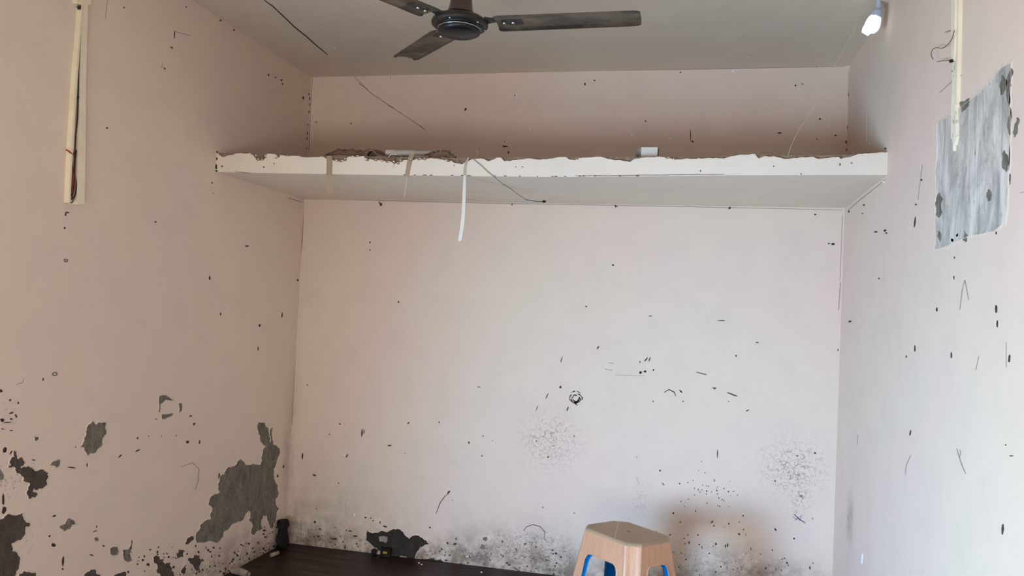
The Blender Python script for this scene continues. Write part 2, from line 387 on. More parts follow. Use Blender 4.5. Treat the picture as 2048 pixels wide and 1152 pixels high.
peel('L', [(970,1110),(985,1090),(990,1120),(975,1150)], wl, 'cement_dark', **S6, amp=.3, rim=.002)
peel('L', [(955,1010),(985,1015),(975,1050),(945,1060),(940,1030)], wl, 'cement_dark', **S6, amp=.3, rim=0)
peel('L', [(100,1140),(150,1130),(190,1135),(190,1180),(100,1180)], wl, 'cement_dark', **S6, amp=.2, rim=.002)
peel('L', [(0,580),(12,600),(18,635),(0,640)], wl, **S6, rim=0, depth=1)
S7 = dict(sc_=3.303, o_=(560, 840))
dp = peel('B', [(575,730),(640,745),(700,740),(775,720),(815,740),(855,785),(890,762),(930,775),(985,820),(925,840),(905,870),(895,915),(830,900),(745,900),(650,860),(620,840),(565,790),(570,750)], wb, 'cement_black', **S7, label='black damp bare patch above the floor')
mesh_o = prism('B', [(560+x/3.303, 840+y/3.303) for x, y in rough([(655,768),(712,772),(700,812),(662,802)], .1, 2, rng)], .003, 'paint_island', M['scrap'], wb)
peel('B', [(1345,775),(1362,770),(1370,785),(1355,800),(1340,790)], wb, **S7, rim=.002)
peel('B', [(1330,820),(1358,825),(1355,845),(1385,858),(1335,855),(1322,840)], wb, **S7, rim=.002)
peel('B', [(925,950),(935,915),(1000,912),(1060,922),(1100,940),(1130,972),(1130,990),(925,965)], wb, 'cement_black', **S7, rim=0, amp=.15, label='dark damp stain at the foot of the wall')
peel('B', [(10,800),(60,810),(120,830),(260,850),(380,870),(480,885),(480,895),(250,885),(10,830)], wb, 'cement_black', **S7, rim=0, amp=.15)
# cement panel on the right wall
pn = peel('R', [(1876,247),(1895,236),(1910,226),(1930,210),(1950,195),(1968,178),(1985,160),(1990,150),(2005,136),(2024,126),(2023,200),(2021,280),(2018,350),(2015,400),(2012,445),(1990,462),(1960,468),(1940,471),(1915,482),(1900,490),(1870,499),(1871,440),(1872,400),(1874,320)], wr, 'panel', amp=.05, depth=3, rim=.010, name='cement_panel', top=.0012, label='rectangular troweled grey cement panel')
for pts, m_ in (([(1880,385),(1887,398),(1886,425),(1879,436),(1873,430),(1872,405)], 'cement'), ([(1978,378),(1984,385),(1983,400),(1977,403),(1974,392)], 'cement'), ([(1929,460),(1936,470),(1933,484),(1926,480)], 'cement'),
                ([(1878,462),(1884,470),(1882,485),(1879,478)], 'cement'), ([(2021,180),(2024,135),(2023,270),(2020,270)], 'cement'), ([(2035,235),(2040,240),(2036,262),(2030,275),(2031,250)], 'cement'),
                ([(1920,205),(1940,196),(1935,215),(1925,225)], 'cement'), ([(2010,300),(2018,320),(2014,345),(2006,335)], 'cement'), ([(2005,150),(2016,160),(2010,185),(2003,190)], 'cement')):
    P = peel('R', pts, wr, m_, amp=.15, depth=2, rim=0, name='cement_chip', top=.0022)

# ------------------------------------------------------------------ small marks, one joined part per surface
def flakes(k, items, mat, wall, name, th=.0012):
    n = PL[k][2]; mb = MB()
    for px, py, w_, h_, a in items:
        N = rng.randint(6, 9); ca, sa = math.cos(math.radians(a)), math.sin(math.radians(a)); P = []
        for i in range(N):
            t_ = 2*math.pi*i/N; r = rng.uniform(.7, 1.15); x, y = math.cos(t_)*w_/2*r, math.sin(t_)*h_/2*r
            P.append(at(k, px+x*ca-y*sa, py+x*sa+y*ca))
        mb.add([p+n*th for p in P]+[p-n*.0005 for p in P], [tuple(range(N))]+[(i, (i+1) % N, N+(i+1) % N, N+i) for i in range(N)])
    o = mb.build(name, M[mat], wall); o['kind'] = 'stuff'; return o
def strokes(k, items, mat, wall, name, th=.001):
    n = PL[k][2]; mb = MB()
    for pts, w_ in items:
        P = [Vector((x, y)) for x, y in pts]; L_ = []; R_ = []
        for i, p in enumerate(P):
            d = (P[min(i+1, len(P)-1)]-P[max(i-1, 0)]).normalized(); s = Vector((-d.y, d.x))*w_/2*(1 if 0 < i < len(P)-1 else .6)
            L_.append(at(k, *(p+s))+n*th); R_.append(at(k, *(p-s))+n*th)
        N = len(P); v = L_+R_+[q-n*(th+.0005) for q in L_+R_]
        f = []
        for i in range(N-1): f += [(i, i+1, N+i+1, N+i), (2*N+i, 3*N+i, 3*N+i+1, 2*N+i+1), (i, 2*N+i, 2*N+i+1, i+1), (N+i, N+i+1, 3*N+i+1, 3*N+i)]
        mb.add(v, f)
    o = mb.build(name, M[mat], wall); o['kind'] = 'stuff'; return o
left_marks = [(494,492,8,4,0),(419,556,4,9,0),(441,628,3,7,0),(519,651,4,7,0),(564,630,3,12,5),(516,698,2,9,3),(311,444,4,3,0),(595,560,4,4,0),(129,456,4,5,0),(349,68,2,20,3),(343,95,7,3,45),(329,137,6,3,60),
    (537,150,3,6,-20),(551,155,3,3,0),(563,160,4,4,30),(565,168,3,3,0),(606,196,3,8,0),(214,256,4,4,0),(441,41,4,4,0),(468,60,5,3,60),(248,15,2,5,0),(424,366,2,5,20),(427,387,2,2,0),(134,425,9,3,0),(131,429,3,7,0),
    (434,304,4,4,0),(432,333,3,10,0),(433,342,6,3,0),(618,188,2,4,0),(619,197,2,6,0),(619,209,2,6,0),(618,224,2,6,0),(616,250,2,5,0),(615,267,2,7,0),(614,277,2,5,0),(613,296,4,2,0),(165,387,2,14,0),(372,14,3,3,0),
    (151,894,3,2,0),(388,848,5,5,20),(375,884,6,6,0),(399,884,3,9,10),(381,832,6,3,-20),(275,876,3,5,0),(297,872,2,3,0),(323,872,3,2,0),(352,871,4,2,0),(275,901,10,3,-20),(312,838,4,2,0),
    (584,876,4,8,0),(583,921,4,14,0),(567,933,3,8,0),(591,953,3,3,0),(438,952,3,14,0),(555,952,3,8,0),(67,920,9,3,20),(143,935,18,3,6),(174,930,2,8,0),(108,1032,9,4,-20),(99,1072,4,6,40),(126,1122,5,22,5),(193,1053,2,5,0),
    (125,1138,4,4,0),(207,1092,6,3,30),(183,1110,8,3,20),(190,1062,10,2,-20),(107,1090,9,7,10),(240,912,12,3,-40),(2,782,7,7,0),(22,826,9,4,-20),(32,832,4,8,-20),(22,838,6,4,0),(4,840,8,8,0),(15,845,20,2,0),(20,800,4,5,40),(36,806,3,5,0),
    (86,760,6,2,-30),(86,758,2,7,10),(5,858,6,2,10),(22,861,8,2,0),(10,900,8,14,20),(22,905,3,12,30),(6,1000,5,24,0),(8,1020,9,16,10),(298,1130,2,6,0),(276,1122,3,2,0)]
for _ in range(110):      # mouldy grit along the foot of the wall
    px = rng.uniform(250, 555); left_marks.append((px, 1140-(px-478)*.55-rng.uniform(4, 60) if px > 478 else rng.uniform(1090, 1150), rng.uniform(1.2, 5), rng.uniform(2, 6), rng.uniform(-40, 40)))
flakes('L', left_marks, 'mark', wl, 'chipped_spots')
strokes('L', [([(349,63),(380,71)], 1.4), ([(323,137),(325,125)], 1), ([(211,38),(214,0)], 1.2), ([(575,395),(590,400),(606,405)], 1.5), ([(424,2),(480,40),(530,80),(575,112),(600,135)], 1.5),
    ([(362,934),(385,925),(398,938),(395,965),(390,980)], 1.2), ([(30,770),(45,765),(48,757)], 1),], 'pencil', wl, 'scratches')
mb = MB()
for cx_, cy_, r in ((109, 748, 4.5), (131, 521, 3.5)):
    mb.tube([at('L', cx_+r*math.cos(a), cy_+r*.75*math.sin(a))+Vector((.002, 0, 0)) for a in [2*math.pi*i/14 for i in range(15)]], .0012, 5)
o = mb.build('screw_hole_ring', M['mark'], wl)
back_marks = [(762,409,6,6,40),(759,405,3,5,-30),(1231,412,3,7,0),(1234,413,5,2,0),(1459,416,5,6,40),(1630,429,5,4,0),(1024,409,3,4,0),(740,485,3,5,0),(740,500,2,4,0),(797,604,4,5,0),(1226,530,6,4,-20),(1173,613,3,3,0),(1196,695,4,8,35),
    (1301,632,8,2,0),(1442,641,18,2,0),(1472,712,3,5,0),(1514,685,8,2,-5),(1123,719,2,14,15),(1292,719,3,12,40),(1299,719,3,12,25),(1280,724,2,6,0),(1281,745,6,7,0),(1290,743,6,5,0),(1307,740,4,4,30),(1404,747,26,2,14),(1428,776,10,2,0),
    (1429,777,4,4,0),(1465,789,26,3,22),(1495,821,9,2,-25),(1135,818,3,10,20),(1121,774,5,6,20),(1094,792,2,14,25),(1074,816,1.5,14,25),(1366,803,3,3,0),(1362,783,9,3,40),(1457,803,3,2,0),(1306,803,3,3,0),(958,774,8,2,15),(1030,191,3,3,0),
    (931,219,4,8,30),(1170,168,4,7,0),(1189,161,5,3,0),(1291,242,3,4,0),(1381,270,2,28,0),(1385,283,7,3,50),(1010,293,12,3,0),(1009,283,2,3,0),(1017,305,3,7,0),(1559,266,10,3,0),(1640,238,5,4,30),(1634,278,3,3,0),(1591,171,4,4,0),(1605,168,3,3,0),
    (1633,133,3,3,0),(1361,145,4,3,0),(702,247,3,3,0),(633,244,5,2,0),(1671,271,5,3,0),(1666,488,8,6,0),(1658,487,6,3,0),(1694,300,4,6,0),(1684,640,3,3,0),(1680,765,4,4,0),(1676,700,2,6,0),(1692,284,3,6,0),(1697,190,3,8,0),(1697,230,3,10,0),(1695,255,2,8,0),
    (615,770,3,3,0),(724,866,3,22,2),(728,863,2,12,0),(680,848,4,3,0),(659,868,3,3,0),(779,891,9,3,0),(817,846,3,6,40),(878,845,3,5,0),(810,906,2,2,0),(605,912,3,16,3),(694,912,3,8,30),(628,950,9,4,20),(677,966,3,3,0),(938,885,3,7,0),(966,872,3,3,0),(985,881,2,2,0),
    (964,912,3,3,0),(897,985,4,9,35),(860,1055,4,4,0),(1073,882,3,3,0),(1148,872,3,3,0),(1086,1015,3,2,0),(1148,1026,4,2,0),(1096,914,3,5,0),(1274,914,2,3,0),(1320,941,3,5,-30),(1326,968,2,9,-40),(1403,923,2,2,0),(1397,941,2,2,0),(1435,908,2,20,0),
    (1347,1026,4,4,0),(1428,1052,4,3,0),(1376,1070,3,3,0),(1478,1068,4,6,-30),(1551,1059,4,8,-40),(1588,1077,4,4,0),(1487,1059,3,3,0),(1625,1037,2,4,0),(1630,906,5,4,30),(1595,912,3,3,0),(1432,1088,4,6,0),(1451,1092,3,8,0),(1455,1090,3,8,0),(1502,1098,2,8,-20),(1574,1126,3,6,-30),
    (1626,1126,3,3,0),(1550,962,3,4,0),(905,1000,2,2,0),(1378,1085,3,6,0),(1404,1095,2,7,0),(760,1045,3,6,0),(731,1035,4,4,0),(770,1053,10,4,15),(630,1044,6,6,10),(700,1062,10,3,8),(710,1072,12,3,5),(668,1078,12,3,5),(640,1058,6,3,0),(690,1095,3,10,0),
    (895,1086,4,7,-30),(910,1088,8,4,-20),(880,1102,5,3,0),(1005,1083,3,5,0),(1018,1130,5,3,0),(1112,1107,6,5,40),(1122,1114,7,3,40),(1130,1103,2,3,0)]
for _ in range(90):
    px = rng.uniform(600, 1140); y0 = 1092+(px-600)*.11; back_marks.append((px, y0-abs(rng.gauss(0, 26)), rng.uniform(1.5, 4.5), rng.uniform(1.5, 4), rng.uniform(-60, 60)))
for _ in range(45):
    back_marks.append((rng.gauss(1430, 90), 1150-abs(rng.gauss(0, 55)), rng.uniform(1.5, 3.5), rng.uniform(2, 5), rng.uniform(-30, 30)))
for _ in range(40):
    back_marks.append((rng.gauss(1420, 38), rng.gauss(985, 18), rng.uniform(1.5, 3), rng.uniform(1.5, 3.5), rng.uniform(-30, 30)))
flakes('B', back_marks, 'mark', wb, 'chipped_spots')
sc_knot = []
for _ in range(26):
    a = rng.uniform(0, 6.28); r = rng.uniform(5, 16); x, y = 1151+r*math.cos(a), 797+r*math.sin(a); t_ = a+1.57+rng.uniform(-.5, .5); L_ = rng.uniform(2, 6)
    sc_knot.append(([(x-L_*math.cos(t_), y-L_*math.sin(t_)), (x, y), (x+L_*math.cos(t_+.3), y+L_*math.sin(t_+.3))], rng.uniform(1.2, 2.6)))
sc_knot += [([(872,1028),(880,1006),(890,992),(897,987)], 1.4), ([(1328,785),(1338,779),(1348,784),(1352,792)], 2), ([(1046,1062),(1054,1053),(1066,1049),(1080,1053),(1090,1064),(1088,1078)], 1.3), ([(1026,1134),(1044,1145),(1060,1152)], 2)]
strokes('B', sc_knot, 'mark', wb, 'scribbled_marks')
strokes('B', [([(705,150),(740,185),(780,212),(830,245),(855,262)], 1.2), ([(718,166),(736,180)], 2.2), ([(775,210),(787,216)], 2), ([(838,250),(848,258)], 2), ([(607,430),(605,480),(600,530)], 1.3), ([(781,145),(781,158)], 1.2), ([(595,600),(590,720),(584,850)], 1.3),
    ([(1677,620),(1681,565)], 2), ([(1685,430),(1680,560)], 1.3), ([(626,152),(640,151),(1040,144),(1370,139),(1690,133)], 1.0), ([(625,152),(622,200),(619,260),(618,303)], 1.1), ([(1697,140),(1697,300)], 1.0), ([(1273,954),(1279,968)], 1), ([(1230,750),(1290,752)], 1), ([(1210,738),(1225,741)], 1.6), ([(1218,725),(1228,727)], 1.6), ([(630,398),(900,405),(1300,412),(1500,416),(1686,420)], 1.0)], 'pencil', wb, 'scratches')
strokes('B', [([(1588,1028),(1598,1038),(1611,1046)], 2), ([(1585,1033),(1595,1040)], 1.2), ([(1590,1040),(1605,1030)], 1), ([(1600,1042),(1602,1032)], 1)], 'blueink', wb, 'blue_scribble')
flakes('B', [(1033,191,4,4,0),(1038,222,3,2,0),(1264,270,4,4,0),(1340,277,9,3,0),(1466,142,4,6,0),(1428,136,4,4,0),(955,304,4,12,-20),(709,1030,3,8,0),(688,910,5,3,10),(938,1112,12,3,-15),(1060,258,2,10,-25)], 'light', wb, 'white_flecks')
flakes('B', [(1172,613,3,3,0),(1086,1014,3,2,0),(1620,1136,4,8,0),(1105,1100,5,4,30),(1072,1094,5,4,0),(1050,1088,6,5,0),(1093,1120,6,4,0)], 'brownmark', wb, 'brown_marks')
right_marks = [(1832,409,4,4,0),(1830,445,3,26,5),(1752,464,8,3,0),(1770,461,6,5,0),(1773,466,4,3,0),(1758,557,4,3,0),(1700,643,7,4,-15),(1813,713,3,6,0),(1830,697,3,12,0),(1874,619,3,9,0),(1903,711,3,12,0),(1908,555,2,9,0),(1909,515,2,5,0),(1993,618,5,16,0),(1995,647,3,18,3),
    (2019,718,4,16,5),(2006,1058,4,26,0),(1821,866,3,12,8),(1728,410,4,4,0),(1725,427,3,3,0),(1843,360,4,5,0),(1905,142,3,3,0),(1752,59,0.1,0.1,0),(1771,297,5,3,0),(2023,912,8,2,0),(2012,890,2,3,0),(1698,423,3,5,0),(1993,465,3,8,0),(1915,470,4,9,20),(1905,480,6,7,-20),(2021,195,4,60,0),(2020,330,3,80,0)]
flakes('R', right_marks, 'mark', wr, 'chipped_spots')
strokes('R', [([(1914,897),(1919,915),(1926,935),(1932,948)], 1.3), ([(1919,900),(1922,903),(1920,915)], 1.2), ([(1822,910),(1813,930),(1811,950)], 1.2), ([(1938,600),(1930,560),(1925,580),(1920,620)], 1.3), ([(1958,712),(1952,740)], 1.1), ([(1716,870),(1714,890)], 1), ([(1845,330),(1836,400)], 1), ([(2013,735),(2013,685)], 1),
    ([(1770,360),(1720,400),(1697,420)], 1.2), ([(1925,150),(1905,162),(1880,185)], 1.1), ([(2040,386),(2048,384)], 1.2)], 'pencil', wr, 'scratches')
flakes('R', [(1739,288,3,4,0),(1768,364,8,5,0),(1724,1118,3,26,5)], 'light', wr, 'white_flecks')
strokes('C', [([(528,0),(545,12),(561,27),(575,40),(587,52),(598,61),(612,72),(632,90),(655,109)], 2.0), ], 'mark', ce, 'ceiling_crack')
flakes('C', [(669,96,4,3,0),(1497,114,3,3,0)], 'light', ce, 'white_flecks')

# ------------------------------------------------------------------ loft shelf
loft = empty('loft_shelf', (W/2, -DL/2, ZL), 'cream painted concrete loft shelf with broken front edge, spanning the back wall', 'shelf')
crop = lambda L_, s, ox, oy: [(ox+x/s, oy+y/s) for x, y in L_]
edge = [(431,305)] + crop([(160,260),(200,280),(240,290),(285,275),(330,255),(410,250),(430,230),(500,226),(600,236),(700,224),(735,262),(760,290),(800,350),(900,350),(930,320),(960,300),(970,236),(1120,245),(1150,290),(1180,300),(1200,255),(1280,265),(1300,282),(1440,270),(1530,275),(1560,290),(1700,295),(1800,288),(1930,285),(1985,320)], 8.533, 420, 280) \
    + crop([(160,255),(190,268),(330,270),(333,235),(370,212),(470,215),(560,205),(580,240),(650,245),(720,255),(800,255),(830,272),(900,275),(940,290),(1000,300),(1035,270),(1100,255),(1170,265),(1240,240),(1320,248),(1400,235),(1500,237),(1600,260),(1680,265),(1720,295),(1820,310),(1850,290),(1960,240)], 6.4, 640, 280) \
    + crop([(1660,198),(1690,212),(1740,190),(1762,192),(1780,212),(1850,205),(1920,195),(1990,203),(2040,198)], 2.926, 400, 250) \
    + crop([(0,225),(90,215),(115,232),(150,235),(165,222),(300,215),(340,228),(390,235),(410,234),(470,245),(490,230),(550,220),(650,215),(700,222),(720,230),(810,226),(900,225),(940,222),(1020,225),(1060,212),(1100,205),(1200,200),(1220,225),(1250,213),(1310,212),(1370,228),(1430,222),(1540,215),(1570,228),(1640,220),(1690,215),(1700,228),(1760,215),(1800,200),(1880,194),(1970,190)], 2.926, 1100, 240)
edge[-1] = (1776, 304)
fine = []
for i in range(len(edge)-1):
    a, b = edge[i], edge[i+1]; fine.append(a); nn = max(1, int(abs(b[0]-a[0])/5))
    for j in range(1, nn):
        t_ = j/nn; fine.append((a[0]+(b[0]-a[0])*t_, a[1]+(b[1]-a[1])*t_+rng.uniform(-.8, .8)))
fine.append(edge[-1])
bot = [(430,344),(520,346),(800,350.5),(1100,354),(1300,352.5),(1450,350.5),(1776,350)]
def interp(L_, x):
    return float(np.interp(x, [p[0] for p in L_], [p[1] for p in L_]))
P = fine + [(x, interp(bot, x)) for x in np.linspace(1776, 430, 60)]
n = PL['F'][2]
V = [at('F', *q) for q in P]; V = [Vector((min(max(v.x, 0.0), W), v.y, v.z)) for v in V]
tris = tessellate_polygon([V]); N = len(V)
mb = MB(); mb.add(V+[v+Vector((0, .012, 0)) for v in V], [tuple(t_) for t_ in tris]+[(i, (i+1) % N, N+(i+1) % N, N+i) for i in range(N)])
mb.build('plaster_face', M['loft'], loft)
# ragged thinner second coat that stands proud in flakes along the broken edge
topl = [(430,305),(460,307),(500,308),(560,309.5),(600,311),(660,310),(760,311),(880,314),(1000,314),(1100,313.5),(1260,313),(1340,313.5),(1420,312),(1500,309.5),(1620,309),(1700,309),(1776,304)]
xs = np.linspace(0, W, 260); v = []; fm = []
pxs = [at('F', px, 330).x for px in range(420, 1790, 5)]
def px_of(x): return float(np.interp(x, pxs, list(range(420, 1790, 5))))
ztop = []
for x in xs:
    q = px_of(x); zt = at('F', q, interp(topl, q)+rng.uniform(-1.2, 1.0)).z; zb = at('F', q, interp(bot, q)).z; ztop.append(zt)
    yb = -DL+.0115+rng.uniform(0, .004)
    v += [(x, -DL+.0115, zb), (x, yb, zt), (x, -DL+.05, zt-.004+rng.uniform(-.002, .002)), (x, 0, zt-.006), (x, 0, ZL)]
f = []
for i in range(len(xs)-1):
    for k in range(5):
        a, b = i*5+k, i*5+(k+1) % 5; f.append((a, a+5, b+5, b)); fm.append(1 if k == 4 else 0)
inv = wm(loft).inverted()
o = mesh_obj('slab', [inv @ Vector(p) for p in v], f, None, None, False, [M['concrete'], M['loft']], fm); o.parent = loft; recalc(o)
flakes('F', [(1548,333,3,3,0),(1602,348,3,3,0),(1680,329,3,5,0),(1703,326,3,3,0),(1401,342,2,4,0),(1168,352,3,4,10),(548,327,2,3,0),(908,331,3,2,0),(1032,334,3,2,0),(1045,334,3,2,0),(528,334,3,3,0),(444,333,3,4,20),(434,318,3,7,10),(432,334,5,13,0),(433,342,7,3,0)]
    + [(px, interp(bot, px)-1, rng.uniform(3, 10), 1.6, 0) for px in (655, 810, 830, 850, 862, 905, 925, 938, 990, 1010, 1040, 1075, 1105, 1112, 1130, 1160, 1190, 1240, 1275)], 'mark', loft, 'chipped_spots')
strokes('F', [([(x, interp(bot, x)-2+rng.uniform(-.5, .5)) for x in range(1150, 1460, 20)], 1.3), ([(790,322),(787,336)], 1), ([(470,343),(490,345.5),(500,346)], 1.5)], 'concrete', loft, 'edge_cracks')
# loose rubble along the broken edge
mb = MB()
def lump(mb, c, sx, sy, sz, r_=.35):
    bm = bmesh.new(); bmesh.ops.create_icosphere(bm, subdivisions=1, radius=1)
    vs = [Vector((p.co.x*sx*rng.uniform(1-r_, 1+r_), p.co.y*sy*rng.uniform(1-r_, 1+r_), p.co.z*sz*rng.uniform(1-r_, 1+r_)))+c for p in bm.verts]
    fs = [tuple(v_.index for v_ in f_.verts) for f_ in bm.faces]; bm.free(); mb.add(vs, fs)
def shelf_pt(px, dy=.02, dz=0): x = at('F', px, 312).x; return Vector((x, -DL+dy, float(np.interp(x, xs, ztop))-.004+dz))
for _ in range(110):
    px = rng.choice([rng.gauss(760, 70), rng.uniform(640, 900), rng.uniform(440, 1760)])
    lump(mb, shelf_pt(min(max(px, 440), 1765), rng.uniform(.015, .05)), rng.uniform(.004, .014), rng.uniform(.004, .01), rng.uniform(.002, .006))
o = mb.build('rubble', M['concrete'], loft); o['kind'] = 'stuff'
# crumbled plaster bits hanging on the front under the edge
fl_pts = [(x, y, w_, h_, a) for x, y, w_, h_, a in [(674,321,9,5,0),(683,322,8,5,-10),(691,319,5,6,20),(706,313,8,4,0),(716,312,8,3,0),(734,319,9,6,10),(752,321,8,4,0),(764,321,9,4,15),(776,324,8,4,0),(788,325,8,5,10),(797,327,6,4,-20),(803,322,6,4,0),(822,321,6,4,0),(838,319,9,3,-8),(850,319,7,3,0),(896,322,10,4,5),(517,319,7,5,30),(525,319,7,4,0),(511,313,5,5,0),(531,313,4,7,0),(504,308,5,3,0),(553,316,6,3,0),(576,312,9,3,0),(1155,318,5,3,0),(1335,316,9,3,0),(1350,318,4,4,0)]]
flakes('F', fl_pts, 'concrete', loft, 'crumbled_plaster', .004)
flakes('F', [(a+rng.uniform(-3, 3), b+rng.uniform(-2, 1), w_*.55, h_*.55, c_) for a, b, w_, h_, c_ in fl_pts], 'loft', loft, 'loose_paint_flakes', .006)

# things on the loft
def on_y(px, py, y): return on(px, py, 1, y)
yb = -DL+.055
roll = MB(); a, b = on_y(772, 306, yb), on_y(868, 309, yb+.05); rr = .0165
pts = [a.lerp(b, i/8) for i in range(9)]
roll.tube(pts, [rr*(1+.06*math.sin(i*2)) for i in range(9)], 14, caps=False); roll.tube([pts[0]+(pts[1]-pts[0])*.02, pts[1]], [rr*.7, rr*.65], 12, caps=False)
rl = roll.build('paper_roll', M['roll'], None, True); tag(rl, 'white rolled paper tube lying on the loft shelf above the tape strips', 'paper roll')
bx_l, bx_r = on_y(1282, 312, -DL+.05), on_y(1315, 312, -DL+.05); topz = on_y(1298, 294.5, -DL+.05).z; bz = shelf_pt(1298).z
t0 = empty('small_box', (bx_l.x, -DL+.05, bz), 'small white open cardboard box on the loft shelf, right of centre', 'box')
MB().box((bx_l.x, -DL+.05, bz), (bx_r.x, -DL+.053, topz)).build('front_panel', M['white'], t0)
q = on_y(1272, 296, -DL+.09)
MB().add([Vector((bx_l.x, -DL+.05, bz)), Vector((bx_l.x, -DL+.05, topz)), Vector((q.x, -DL+.10, topz-.002)), Vector((q.x, -DL+.10, bz)),
          Vector((bx_l.x+.002, -DL+.052, bz)), Vector((bx_l.x+.002, -DL+.052, topz)), Vector((q.x+.002, -DL+.10, topz-.002)), Vector((q.x+.002, -DL+.10, bz))],
         [(0,1,2,3), (4,7,6,5), (0,4,5,1), (1,5,6,2), (2,6,7,3), (3,7,4,0)]).build('side_panel', M['white_shade'], t0)
MB().box((bx_r.x, -DL+.048, bz), (bx_r.x+.0025, -DL+.10, topz)).build('side_panel', M['mark'], t0)
MB().box((bx_l.x-.012, -DL+.098, bz), (bx_r.x, -DL+.101, topz-.003)).build('back_panel', M['white_shade'], t0)
def crumple(name, prof, y, depth, mat, label, cat, seed, amp=.006):
    """crumpled cloth or dust heap with the silhouette prof (pixels), standing on the loft"""
    r = random.Random(seed); n_ = 26; m_ = 9; v = []; f = []
    x0, x1 = prof[0][0], prof[-1][0]
    for i in range(n_):
        px = x0+(x1-x0)*i/(n_-1); c = on_y(px, interp(prof, px), y); b_ = shelf_pt(px).z-.002
        for j in range(m_):
            t_ = j/(m_-1); hgt = math.sin(math.pi*t_)**.7
            v.append((c.x+r.uniform(-amp, amp)*.5, y+(t_-.5)*depth+r.uniform(-amp, amp)*(0 < j < m_-1), b_+max(c.z-b_, .003)*hgt*(1+r.uniform(-.12, .12))))
    for i in range(n_-1):
        for j in range(m_-1): a_ = i*m_+j; f.append((a_, a_+1, a_+m_+1, a_+m_))
    f.append(tuple(i*m_ for i in range(n_))); f.append(tuple(i*m_+m_-1 for i in range(n_)))
    o = mesh_obj(name, v, f, M[mat], None, True); recalc(o); return tag(o, label, cat)
crumple('dusty_cloth', [(652,309),(668,303),(674,299),(690,300),(700,299),(712,299),(728,302),(740,298),(760,300),(768,305),(775,311)], -DL+.075, .07, 'rag', 'brown dusty crumpled cloth on the left of the loft shelf, beside paper roll', 'cloth', 3)
crumple('dusty_cloth', [(852,309),(862,304),(875,303),(885,300),(898,302),(904,308),(912,313)], -DL+.055, .05, 'rag', 'grey brown crumpled rag at the right end of the paper roll', 'cloth', 5)
# arched stiff piece of cloth
pt = [on_y(*q, -DL+.012) for q in [(729,319),(731,308),(735,300),(741,298),(748,301),(754,307),(764,311),(776,313),(790,316)]]
mb = MB(); sp = spline(pt, 4)
for i, p in enumerate(sp): mb.v += [p+Vector((0, -.006, 0)), p+Vector((0, .03, 0)), p+Vector((.003, .03, -.008)), p+Vector((.003, -.006, -.008))]
for i in range(len(sp)-1):
    for k in range(4): a, b = i*4+k, i*4+(k+1) % 4; mb.f.append((a, b, b+4, a+4))
o = mb.build('stiff_rag', M['rag'], None, True); tag(o, 'stiff arched brown rag on the loft edge just left of paper roll', 'cloth')
mb = MB(); mb.tube(spline([on_y(*q, -DL-.003) for q in [(777,314),(782,309.5),(789,308),(793,310)]], 5), .0012, 6)
o = mb.build('string_scrap', M['light']); tag(o, 'short curled white string on the loft edge below paper roll', 'string')
mb = MB().box(tuple(on_y(822, 318, -DL-.004)), tuple(on_y(822, 318, -DL-.004)+Vector((.001, .001, .001)))) # folded flat lath
p0, p1 = on_y(824, 313, -DL+.01), on_y(858, 313, -DL+.03)
mb = MB(); mb.tube([p0, p1], .0045, 4); o = mb.build('wood_splinter', M['concrete']); tag(o, 'thin brown wood splinter lying on the loft edge below paper roll', 'stick')

# ------------------------------------------------------------------ hanging tapes and wire on the loft edge
def ribbon(pts, w_px, y, name, mat, label, cat, group=None, parent=None, th=.0006, twist=0):
    mb = MB(); P = [on_y(*q, y) if len(q) == 2 else on_y(q[0], q[1], y+q[2]) for q in pts]
    S = spline(P, 5); wv = [w_px]*len(S) if isinstance(w_px, (int, float)) else [float(np.interp(i/(len(S)-1), np.linspace(0, 1, len(w_px)), w_px)) for i in range(len(S))]
    for i, p in enumerate(S):
        h = wv[i]/2/FPX*(p-CAM).dot(_f); t_ = twist*i/len(S); sx = Vector((math.cos(t_), math.sin(t_), 0))*h
        mb.v += [p-sx, p+sx, p+sx+Vector((0, -th, 0)), p-sx+Vector((0, -th, 0))]
    for i in range(len(S)-1):
        for k in range(4): a, b = i*4+k, i*4+(k+1) % 4; mb.f.append((a, b, b+4, a+4))
    o = mb.build(name, M[mat], parent)
    return tag(o, label, cat, group) if label else o
ribbon([(659,312),(659,330),(658.5,350),(659,370),(659.5,387)], 12.5, -DL-.0012, 'tape_strip', 'tape', 'brown translucent tape strip hanging over the left end of the loft edge', 'tape', 'tape strips on the loft edge')
tp = ribbon([(828,305,.004),(822,314),(819,325),(816,340),(814,353)], [7, 10, 10.5, 9.5, 9], -DL-.0012, 'tape_strip', 'tape', 'short leaning tape strip on the loft edge under the paper roll', 'tape', 'tape strips on the loft edge')
ribbon([(814,353),(811,380),(808,395)], 1.0, -DL-.0012, 'tape_thread', 'web', None, None, None, tp)
t3 = ribbon([(937,315,.004),(932,327),(930,340),(929.5,353)], [3, 5.5, 6, 6], -DL-.0012, 'tape_strip', 'tape2', 'narrow pale tape strip over loft edge holding a long white strip', 'tape', 'tape strips on the loft edge')
ribbon([(929.5,351),(928.5,380),(927.5,410),(926,435),(923,460),(919.5,482)], [5, 6.5, 7, 7.5, 7.5, 7], -DL-.002, 'hanging_strip', 'strip', 'long white plastic strip dangling below the loft shelf', 'strip')
mb = MB(); mb.tube(spline([on_y(*q, -DL-.006) for q in [(945,317),(960,329),(975,343),(990,355),(1005,367),(1022,378),(1038,390),(1053,400)]], 4), .0012, 6)
wp = empty('hanging_wire', on_y(945, 317, -DL-.006), 'thin black wire hanging from the loft edge with small plug at its end', 'wire')
